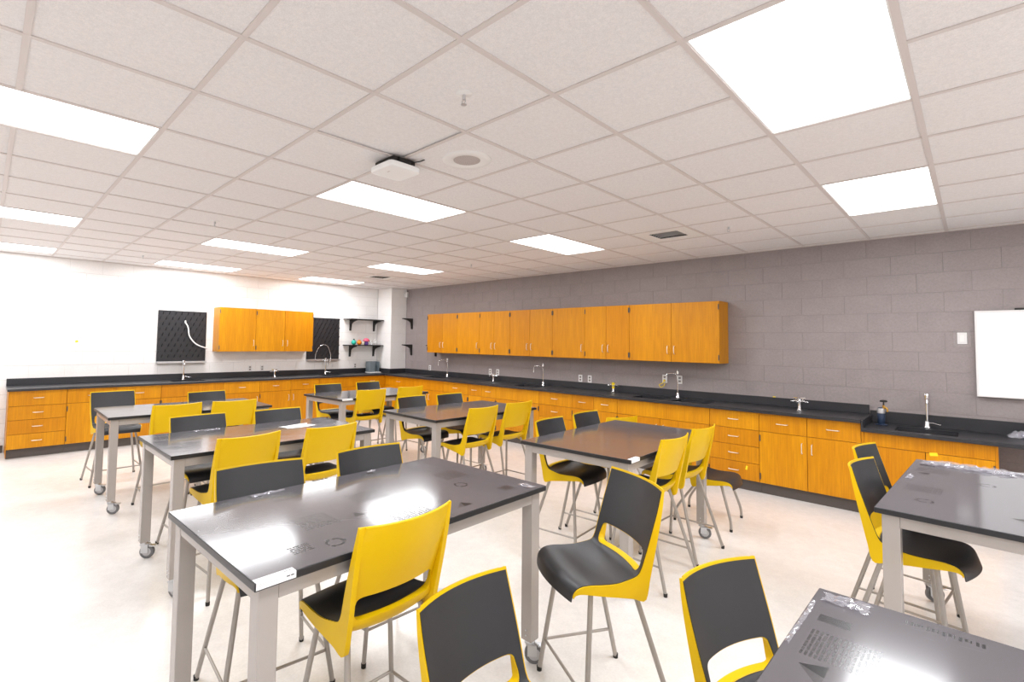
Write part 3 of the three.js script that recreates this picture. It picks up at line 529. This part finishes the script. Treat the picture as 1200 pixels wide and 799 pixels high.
// ------------------------------------------------------------------ lab tables
const TW = 0.895, TL = 1.528, TY = 0.905;
function printFilm(ctx, w, h, base, ink, bold, second) {
  const S = w / TW; ctx.fillStyle = base; ctx.fillRect(0, 0, w, h);
  const P = (x, z) => [(x + TW / 2) * S, (z + TL / 2) * S];
  ctx.fillStyle = ink; ctx.strokeStyle = ink; const r = rng(31);
  const recycle = (x, z, s, rot) => { const [a, b] = P(x, z); ctx.save(); ctx.translate(a, b); ctx.rotate(rot); ctx.lineWidth = s * S * 0.3; for (let k = 0; k < 3; k++) { ctx.rotate(2.0944); ctx.beginPath(); ctx.arc(0, 0, s * S, -1.2, 0.25); ctx.stroke(); ctx.beginPath(); ctx.moveTo(s * S * 0.62, s * S * 0.25); ctx.lineTo(s * S * 1.38, s * S * 0.25); ctx.lineTo(s * S, s * S * 0.72); ctx.fill(); } ctx.restore(); };
  const text = (x0, x1, z0, z1, lines) => { const n = second ? Math.round(lines * 1.7) : lines, [a, b] = P(x0, z0), [c, d] = P(x1, z1); ctx.globalAlpha = second ? 0.5 : 0.85; for (let k = 0; k < n; k++) { let y = b; const x = a + (c - a) * k / n, lw = (c - a) / n * 0.6; while (y < d) { const l = (0.01 + 0.03 * r()) * S; ctx.fillRect(x, y, lw, Math.min(l, d - y)); y += l + 0.005 * S; } } ctx.globalAlpha = 1; };
  const tri = (x, z, s) => { const [a, b] = P(x, z), q = s * S; ctx.beginPath(); ctx.moveTo(a + q * 0.5, b - q * 0.9); ctx.lineTo(a + q * 0.5, b + q * 0.2); ctx.lineTo(a - q * 0.6, b - q * 0.3); ctx.fill(); ctx.globalAlpha = 0.35; ctx.beginPath(); ctx.moveTo(a + q * 0.5, b + q * 0.2); ctx.lineTo(a + q * 0.5, b + q * 1.2); ctx.lineTo(a - q * 0.6, b - q * 0.3); ctx.fill(); ctx.globalAlpha = 1; };
  if (second) {                                                       // another cut of the same printed roll
    text(-0.41, -0.26, -0.48, -0.33, 9); tri(-0.37, -0.27, 0.05); recycle(-0.1, -0.2, 0.032, 0.3); text(0.05, 0.2, -0.5, -0.35, 9); tri(0.25, -0.1, 0.05); recycle(0.33, -0.42, 0.03, 0.3);
    text(-0.4, -0.25, 0.1, 0.26, 9); recycle(-0.3, 0.45, 0.032, 0.3); text(0.05, 0.2, 0.2, 0.36, 9); tri(0.02, 0.5, 0.05); text(0.28, 0.4, 0.4, 0.52, 7);
    { const [a, b] = P(-0.412, -0.585); ctx.globalAlpha = 0.75; ctx.fillRect(a, b, 0.072 * S, 0.045 * S); ctx.globalAlpha = 1; }
    for (let k = 0; k < 15; k++) { const [a, b] = P(-0.24 + k * 0.0105, -0.722); ctx.fillRect(a, b, (k % 3 ? 0.006 : 0.003) * S, (0.014 + 0.012 * r()) * S); }
    for (let k = 0; k < 22; k++) { const [a, b] = P(0.02 + k * 0.0105, -0.722); ctx.fillRect(a, b, (k % 4 ? 0.006 : 0.003) * S, (0.014 + 0.012 * r()) * S); }
  } else {
  recycle(0.335, 0.42, 0.032, 0.3); recycle(-0.385, 0.42, 0.032, 0.3); recycle(0.127, -0.45, 0.032, 0.3); recycle(-0.36, -0.45, 0.022, 0.3);
  tri(0.133, 0.209, 0.05); tri(-0.389, -0.222, 0.05); tri(0.36, -0.229, 0.05);
  text(0.01, 0.165, 0.29, 0.44, 11); text(-0.36, -0.25, 0.255, 0.38, 8); text(-0.12, 0.02, -0.08, 0.11, 11); text(0.27, 0.34, 0.5, 0.58, 5); text(-0.43, -0.36, 0.53, 0.6, 5); text(0.22, 0.38, -0.08, 0.12, 11); text(-0.12, 0.02, -0.62, -0.46, 10); text(-0.42, -0.34, -0.6, -0.52, 6);
  { const [a, b] = P(0.3, -0.62); ctx.globalAlpha = 0.6; ctx.fillRect(a, b, 0.06 * S, 0.08 * S); ctx.globalAlpha = 1; }
  }
  // fine scuffs in the film
  ctx.lineWidth = 1.2; ctx.strokeStyle = bold; for (let k = 0; k < 90; k++) { const x = r() * w, y = r() * h, l = 10 + 50 * r(), t = r() * 6.28; ctx.globalAlpha = 0.25 + 0.3 * r(); ctx.beginPath(); ctx.moveTo(x, y); ctx.lineTo(x + l * Math.cos(t), y + l * Math.sin(t)); ctx.stroke(); } ctx.globalAlpha = 1;
}
function filmMaterial(second) {
  const size = [1024, 1748], rough = canvasTex(...size, (c, w, h) => printFilm(c, w, h, 'rgb(0,31,0)', 'rgb(0,66,0)', 'rgb(0,58,0)', second), false);
  const map = canvasTex(...size, (c, w, h) => printFilm(c, w, h, 'rgb(90,87,91)', 'rgb(20,19,21)', 'rgb(120,118,122)', second), true);
  const gloss = canvasTex(...size, (c, w, h) => { printFilm(c, w, h, 'rgb(255,255,255)', 'rgb(70,70,70)', 'rgb(200,200,200)', second); const d = c.getImageData(0, 0, w, h); for (let i = 0; i < d.data.length; i += 4) { d.data[i + 3] = d.data[i]; } c.putImageData(d, 0, 0); }, false);
  return new THREE.MeshPhysicalMaterial({ map, roughnessMap: rough, roughness: 1, ior: 1.85, specularIntensityMap: gloss });
}
M.plainFilm = new THREE.MeshPhysicalMaterial({ color: 0x5a575b, roughnessMap: dataTex(512, 512, (u, v) => { const k = 34 + 16 * (nA(u * 8, v * 8, 8, 8) - 0.5) + 10 * (nB(u * 60, v * 60, 60, 60) - 0.5); return [k, k, k]; }, false, 2), roughness: 1, ior: 1.85 });
M.tableFilm = filmMaterial(false); M.tableFilm2 = filmMaterial(true);
const labelTex = canvasTex(256, 96, (c, w, h) => { c.fillStyle = '#f4f4f5'; c.fillRect(0, 0, w, h); c.fillStyle = '#2a2a30'; c.fillRect(192, 30, 22, 16); c.fillRect(220, 30, 22, 16); c.fillStyle = '#8c8c94'; for (let k = 0; k < 4; k++) c.fillRect(14, 22 + k * 16, 90 + 30 * (k % 2), 4); }, true);
const labelMat = new THREE.MeshStandardMaterial({ map: labelTex, roughness: 0.5 });
const LEG = 0.066, INS = 0.024;
const wheelGeo = lathe([[0.012, -0.014], [0.042, -0.016], [0.05, -0.01], [0.05, 0.01], [0.042, 0.016], [0.012, 0.014]], 0, 0, 0, 22).rotateZ(Math.PI / 2), hubGeo = lathe([[0, -0.018], [0.03, -0.017], [0.032, -0.012], [0.032, 0.012], [0.03, 0.017], [0, 0.018]], 0, 0, 0, 16).rotateZ(Math.PI / 2);
const forkGeo = join([cyl(0.009, 0.009, 0.03, 0, 0.118, 0, 10), cyl(0.028, 0.024, 0.016, 0, 0.104, 0, 16), box(-0.026, -0.022, 0.045, 0.108, -0.012, 0.036), box(0.022, 0.026, 0.045, 0.108, -0.012, 0.036), box(-0.026, 0.026, 0.1, 0.106, -0.02, 0.036)]);
const brakeGeo = join([cbox(-0.022, 0.022, 0.088, 0.096, 0.04, 0.082, 0.003), box(-0.014, 0.014, 0.094, 0.1, 0.01, 0.05)]);
function makeTable(label, pos, turn, film = M.plainFilm, inset = INS) {
  const t = thing('lab_table', label, 'table', pos, turn, 'black-topped lab tables'), w = TW / 2, l = TL / 2;
  const top = part('tabletop', cbox(-w, w, TY - 0.026, TY - 0.001, -l, l, 0.002), M.tableEdge, t);
  const f = new THREE.PlaneGeometry(TW - 0.006, TL - 0.006, 1, 1); f.rotateX(-Math.PI / 2); f.translate(0, TY, 0);
  part('protective_film', f, film, top, film === M.plainFilm ? 'glossy clear film' : 'glossy film with printed recycling marks');
  const a = w - inset, b = l - inset;
  for (const [nm, g] of [['apron', cbox(-a + LEG, a - LEG, TY - 0.082, TY - 0.027, b - 0.036, b - 0.002, 0.002)], ['apron', cbox(-a + LEG, a - LEG, TY - 0.082, TY - 0.027, -b + 0.002, -b + 0.036, 0.002)], ['apron', cbox(a - 0.036, a - 0.002, TY - 0.082, TY - 0.027, -b + LEG, b - LEG, 0.002)], ['apron', cbox(-a + 0.002, -a + 0.036, TY - 0.082, TY - 0.027, -b + LEG, b - LEG, 0.002)]]) part(nm, g, M.tableSteel, t);
  const r = rng(Math.round(pos[0] * 100 + pos[2] * 10));
  for (const sx of [-1, 1]) for (const sz of [-1, 1]) {
    const lg = part('leg', cbox(-LEG / 2, LEG / 2, 0.122, TY - 0.027, -LEG / 2, LEG / 2, 0.004), M.tableSteel, t); lg.position.set(sx * (a - LEG / 2), 0, sz * (b - LEG / 2));
    const bolts = part('bolt', [0.15, 0.175].map((y) => cyl(0.004, 0.004, 0.003, 0, 0, 0, 8).rotateX(Math.PI / 2).translate(0, y, LEG / 2)), M.zinc, lg);
    const c = part('caster', forkGeo, M.zinc, t); c.position.set(lg.position.x, 0, lg.position.z); c.rotation.y = 1.9 + 1.0 * r();
    const wh = part('wheel', wheelGeo, M.wheel, c); wh.position.set(0, 0.05, 0.024); const hb = part('hub', hubGeo, M.hub, c); hb.position.copy(wh.position); part('brake_pedal', brakeGeo, M.zinc, c);
  }
  return t;
}
const D = Math.PI / 180;
const tables = {
  front: makeTable('nearest full black lab table, large recycling marks on its film', [7.651, 0, 5.524], 1.53 * D, M.tableFilm),
  left2: makeTable('second black lab table of the left row with a white sheet on it', [5.648, 0, 5.261], 0.34 * D),
  left3: makeTable('farthest black lab table of the left row, before the left drying rack', [3.584, 0, 5.275], -0.48 * D),
  mid: makeTable('black lab table left of the four-drawer stack, mirroring orange cabinets', [7.629, 0, 3.132], 1.95 * D),
  mid2: makeTable('black lab table in the centre, second from the corner in its row', [5.624, 0, 3.021], -0.71 * D),
  mid3: makeTable('black lab table nearest the room corner, with a white label on its near edge', [3.531, 0, 2.902], 4.26 * D),
  right: makeTable('black lab table at the right edge with torn film along its far side', [9.805, 0, 3.112], -2.1 * D, M.tableFilm2),
  corner: makeTable('black lab table cut off by the bottom right corner of the picture', [9.765, 0, 5.77], -0.4 * D, M.tableFilm2, 0.064),
};
function edgeLabel(t, side, at, len) {                                // paper label folded over the table edge
  const w = TW / 2 + 0.0008, l = TL / 2 + 0.0008;
  const g1 = new THREE.PlaneGeometry(len, 0.03), g2 = new THREE.PlaneGeometry(len, 0.022); g1.rotateX(-Math.PI / 2); g1.translate(0, TY + 0.0008, -0.015); g2.translate(0, TY - 0.0105, 0.0006);
  const m = part('paper_label', join([g1, g2]), labelMat, t, 'white paper label folded over the edge');
  if (side === 'x') { m.rotation.y = Math.PI / 2; m.position.set(w, 0, at); } else m.position.set(at, 0, l);
}
edgeLabel(tables.front, 'x', 0.695, 0.13); edgeLabel(tables.mid, 'x', 0.69, 0.12); edgeLabel(tables.mid3, 'x', 0.67, 0.16);
// loose torn film along table edges
function tornFilm(t, x, z, w, d, h, seed, nx, nz) { const m = part('torn_film', crumple(w, d, h, seed, nx, nz), M.film, t, 'torn crinkled clear film'); m.position.set(x, TY + 0.001, z); }
tornFilm(tables.right, -0.2, -0.66, 0.42, 0.16, 0.02, 3, 22, 8); tornFilm(tables.right, 0.12, -0.7, 0.3, 0.09, 0.012, 4, 16, 5); tornFilm(tables.right, -0.41, -0.1, 0.03, 0.12, 0.012, 5, 4, 8);
tornFilm(tables.corner, -0.37, -0.7, 0.11, 0.07, 0.012, 6, 9, 6); tornFilm(tables.corner, -0.438, -0.5, 0.012, 0.3, 0.006, 7, 3, 26);
tornFilm(tables.front, 0.41, 0.2, 0.02, 0.25, 0.007, 13, 3, 16); tornFilm(tables.front, -0.41, 0.35, 0.03, 0.16, 0.01, 14, 4, 12); tornFilm(tables.front, 0.38, -0.68, 0.09, 0.05, 0.007, 15, 6, 5); tornFilm(tables.front, -0.41, -0.25, 0.03, 0.05, 0.008, 16, 4, 5);
tornFilm(tables.mid3, 0.4, 0.45, 0.05, 0.12, 0.012, 17, 5, 9); tornFilm(tables.left2, -0.4, 0.3, 0.03, 0.2, 0.006, 18, 4, 12);
{
  const t = thing('paper_sheet', 'white sheet of paper lying on the second table of the left row', 'paper', [5.535, TY + 0.001, 4.93], 0.08);
  part('sheet', crumple(0.16, 0.28, 0.0012, 21, 3, 4), M.paper, t);
}

// ------------------------------------------------------------------ stools: yellow shell with black inner skin
const K = [
  // inner z, inner y, half width, corner z, corner y, side fin z, side fin y, thickness between the fins
  [-0.226, 0.383, 0.218, 0.046, 0.004, -0.191, 0.383, 0.010], [-0.203, 0.300, 0.221, 0.047, 0, -0.178, 0.300, 0.010], [-0.176, 0.215, 0.221, 0.046, 0, -0.162, 0.215, 0.010], [-0.150, 0.140, 0.219, 0.043, 0, -0.147, 0.138, 0.010],
  [-0.130, 0.085, 0.216, 0.040, 0, -0.135, 0.075, 0.011], [-0.112, 0.040, 0.214, 0.036, 0.006, -0.120, 0.000, 0.024], [-0.078, 0.006, 0.214, 0.020, 0.016, -0.098, -0.090, 0.040], [-0.020, -0.008, 0.217, 0.006, 0.018, -0.035, -0.076, 0.026],
  [0.040, -0.012, 0.221, 0, 0.014, 0.038, -0.060, 0.012], [0.100, -0.008, 0.222, 0, 0.010, 0.100, -0.048, 0.010], [0.165, 0.002, 0.220, 0, 0.003, 0.163, -0.035, 0.010], [0.220, 0.000, 0.214, -0.008, -0.002, 0.208, -0.028, 0.010],
  [0.257, -0.020, 0.206, -0.020, -0.006, 0.234, -0.036, 0.010], [0.278, -0.058, 0.198, -0.034, -0.008, 0.240, -0.064, 0.008]];
function prof(s) {
  const n = K.length - 1, f = Math.min(Math.max(s, 0), 1) * n, i = Math.min(Math.floor(f), n - 1), t = f - i, o = [];
  for (let c = 0; c < 8; c++) { const a = K[Math.max(i - 1, 0)][c], b = K[i][c], d = K[i + 1][c], e = K[Math.min(i + 2, n)][c]; o.push(0.5 * (2 * b + (d - a) * t + (2 * a - 5 * b + 4 * d - e) * t * t + (3 * b - a - 3 * d + e) * t * t * t)); }
  return o;
}
function inner(s, u) { const q = prof(s); return [q[2] * u, q[1] + q[4] * u * u, q[0] + q[3] * u * u]; }
function outer(s, u) { const q = prof(s), w = inner(s, u); return Math.abs(u) < 0.895 ? lifted(s, u, -q[7]) : [w[0], q[6] + q[4] * 0.3, q[5]]; }
function lifted(s, u, d) {
  const e = 1e-3, p = inner(s, u), a = inner(Math.min(s + e, 1), u), b = inner(Math.max(s - e, 0), u), ty = a[1] - b[1], tz = a[2] - b[2], l = Math.hypot(ty, tz) || 1;
  return [p[0], p[1] + d * tz / l, p[2] - d * ty / l];
}
function solid(fa, fb, ss, us) {                                       // closed solid between two grids
  const a = [], idx = [], R = ss.length, C = us.length, N = R * C;
  for (const f of [fa, fb]) for (const s of ss) for (const u of us) a.push(...f(s, u));
  const at = (k, r, c) => k * N + r * C + c, quad = (p, q, r, s) => idx.push(p, q, r, p, r, s);
  for (let r = 0; r < R - 1; r++) for (let c = 0; c < C - 1; c++) { quad(at(0, r, c), at(0, r + 1, c), at(0, r + 1, c + 1), at(0, r, c + 1)); quad(at(1, r, c), at(1, r, c + 1), at(1, r + 1, c + 1), at(1, r + 1, c)); }
  for (let r = 0; r < R - 1; r++) { quad(at(0, r, 0), at(1, r, 0), at(1, r + 1, 0), at(0, r + 1, 0)); quad(at(0, r, C - 1), at(0, r + 1, C - 1), at(1, r + 1, C - 1), at(1, r, C - 1)); }
  for (let c = 0; c < C - 1; c++) { quad(at(0, 0, c), at(0, 0, c + 1), at(1, 0, c + 1), at(1, 0, c)); quad(at(0, R - 1, c), at(1, R - 1, c), at(1, R - 1, c + 1), at(0, R - 1, c + 1)); }
  const g = new THREE.BufferGeometry(); g.setAttribute('position', new THREE.Float32BufferAttribute(a, 3)); g.setAttribute('uv', new THREE.Float32BufferAttribute(new Float32Array(N * 4), 2)); g.setIndex(idx); g.computeVertexNormals(); return g;
}
const range = (a, b, n) => Array.from({ length: n + 1 }, (_, i) => a + (b - a) * i / n);
const usY = [-1, -0.975, -0.95, -0.9, -0.89, -0.72, -0.55, -0.4, -0.25, -0.1, 0.1, 0.25, 0.4, 0.55, 0.72, 0.89, 0.9, 0.95, 0.975, 1];
const yellowSolid = solid((s, u) => inner(s, u), (s, u) => outer(s, u), range(0, 0.955, 44), usY);
const blackSolid = solid((s, u) => lifted(s, u, 0.0032), (s, u) => lifted(s, u, -0.0015), range(0.014, 1, 44), range(-0.972, 0.972, 20));
function slotBrush(w, y0, y1, r) {
  const s = new THREE.Shape(); s.moveTo(-w + r, y0); s.lineTo(w - r, y0); s.quadraticCurveTo(w, y0, w, y0 + r); s.lineTo(w - 0.004, y1 - r * 0.6); s.quadraticCurveTo(w - 0.004, y1, w - r, y1); s.lineTo(-w + r, y1); s.quadraticCurveTo(-w + 0.004, y1, -w + 0.004, y1 - r * 0.6); s.lineTo(-w, y0 + r); s.quadraticCurveTo(-w, y0, -w + r, y0);
  const g = new THREE.ExtrudeGeometry(s, { depth: 0.34, bevelEnabled: false, curveSegments: 6 }); g.translate(0, 0, -0.36); const b = new Brush(g); b.updateMatrixWorld(); return b;
}
function cut(g, w, y0, y1, r) { const ev = new Evaluator(); ev.useGroups = false; const a = new Brush(g); a.updateMatrixWorld(); const o = ev.evaluate(a, slotBrush(w, y0, y1, r), SUBTRACTION).geometry.clone(); o.clearGroups(); return toCreasedNormals(mergeVertices(o.index ? o.toNonIndexed() : o, 1e-5), 0.7); }
const YSHELL = cut(yellowSolid, 0.181, 0.026, 0.114, 0.036), BSHELL = cut(blackSolid, 0.1845, 0.0225, 0.1175, 0.038);
function stoolLegs(t, S, low) {
  const feet = low ? { f: [0.235, 0.235], r: [0.245, -0.245] } : { f: [0.25, 0.208], r: [0.257, -0.226] };
  const tops = { f: [0.165, S - 0.03, 0.14], r: [0.172, S - 0.04, -0.06] }, at = {};
  for (const k of ['f', 'r']) for (const sx of [-1, 1]) {
    const A = [sx * tops[k][0], tops[k][1], tops[k][2]], B = [sx * feet[k][0], 0.008, feet[k][1]];
    const pts = low ? [A, [sx * (feet[k][0] * 0.98), 0.1, feet[k][1] * 0.97], [sx * feet[k][0], 0.05, feet[k][1]], B] : [A, B];
    const lg = part('leg', tube(pts, 0.0115, 24, 10), M.chairSteel, t);
    part('glide', cyl(0.0125, 0.0135, 0.022, B[0], 0, B[2], 10), M.glide, lg, 'dark plastic foot');
    const h = (A[1] - 0.165) / (A[1] - B[1]); at[k + sx] = [A[0] + (B[0] - A[0]) * h, 0.165, A[2] + (B[2] - A[2]) * h];
  }
  part('seat_brace', tube([[-0.172, S - 0.034, -0.01], [0.172, S - 0.034, -0.01]], 0.009, 4, 6), M.chairSteel, t); part('seat_brace', tube([[-0.165, S - 0.032, 0.14], [0.165, S - 0.032, 0.14]], 0.009, 4, 6), M.chairSteel, t);
  if (!low) { part('foot_rail', [tube([at['f-1'], at.f1], 0.007, 4, 8)], M.chairSteel, t); for (const s of [-1, 1]) part('foot_rail', tube([at['f' + s], at['r' + s]], 0.007, 4, 8), M.chairSteel, t); }
}
function makeChair(name, label, category, S, low, group) {
  const t = thing(name, label, category, [0, 0, 0], 0, group);
  part('outer_shell', YSHELL, M.yellow, t, 'yellow plastic outer shell').position.y = S; part('inner_shell', BSHELL, M.blackShell, t, 'black inner seat and back').position.y = S;
  stoolLegs(t, S, low); return t;
}
const SEAT = 0.625;
// x, z and facing in degrees from +z
const stools = [
  [7.243, 5.858, 84.3, 'left of the nearest full table, closer to its white label'],
  [7.268, 5.199, 88.7, 'left of the nearest full table, farther from its white label'],
  [7.992, 5.740, -88.3, 'showing its large yellow back at the nearest full table'],
  [8.415, 4.765, -30.5, 'standing free by the nearest full table, seat fully visible'],
  [5.247, 5.564, 93.1, 'on the cabinet side of the second left table, left one'],
  [5.289, 4.909, 90.4, 'on the cabinet side of the second left table, by the sheet'],
  [6.052, 5.605, -83.8, 'showing its yellow back at the second left table, left one'],
  [6.058, 4.991, -85.3, 'showing its yellow back at the second left table, right one'],
  [2.620, 5.757, 92.3, 'leftmost in the room, beyond the farthest left table'],
  [3.256, 4.899, 96.4, 'beyond the farthest left table, below the drying rack'],
  [3.999, 5.517, -87.5, 'showing its yellow back at the farthest left table, left one'],
  [4.020, 4.973, -92.2, 'showing its yellow back at the farthest left table, right one'],
  [3.142, 3.229, 91.9, 'behind the table nearest the corner, left one'],
  [3.115, 2.520, 93.5, 'behind the table nearest the corner, right one'],
  [3.857, 3.175, -91.9, 'showing its yellow back at the corner table, left one'],
  [3.809, 2.497, -89.7, 'showing its yellow back at the corner table, right one'],
  [5.187, 3.254, 94.7, 'behind the centre table, left one'],
  [5.243, 2.707, 92.9, 'behind the centre table, right one'],
  [6.020, 3.286, -87.1, 'showing its yellow back at the centre table, left one'],
  [5.977, 2.671, -89.2, 'showing its yellow back at the centre table, right one'],
  [7.294, 3.394, 95.0, 'left of the cabinet-mirroring table, nearer the camera'],
  [7.263, 2.793, 92.2, 'left of the cabinet-mirroring table, farther from the camera'],
  [7.992, 3.369, -90.3, 'right of the cabinet-mirroring table, nearer the camera'],
  [7.967, 2.764, -91.2, 'right of the cabinet-mirroring table, farther from the camera'],
  [9.402, 3.33, 84.2, 'tucked into the right edge table, nearer the camera'],
  [9.341, 2.74, 83.0, 'tucked into the right edge table, nearer the sink'],
];
const chairs = [
  [8.603, 5.661, 92.1, 'low black-fronted chair at the bottom edge beside the large yellow back'],
  [9.150, 4.897, 73.9, 'low black-fronted chair at the table in the bottom right corner'],
  [7.860, 1.870, 97.0, 'low yellow and black chair facing right before the four-drawer stack'],
  [6.590, 1.440, -113.0, 'low yellow-backed chair mostly hidden behind the cabinet-mirroring table'],
];
let stool0 = null, chair0 = null;
for (const [x, z, deg, note] of stools) {
  const label = 'yellow and black stool ' + note;
  if (!stool0) { stool0 = makeChair('lab_stool', label, 'stool', SEAT, false, 'yellow and black lab stools'); stool0.position.set(x, 0, z); stool0.rotation.y = deg * D; } else copyOf(stool0, [x, 0, z], deg * D, label);
}
for (const [x, z, deg, label] of chairs) {
  if (!chair0) { chair0 = makeChair('low_chair', label, 'chair', 0.422, true, 'low yellow and black chairs'); chair0.position.set(x, 0, z); chair0.rotation.y = deg * D; } else copyOf(chair0, [x, 0, z], deg * D, label);
}

renderer.render(scene, camera);
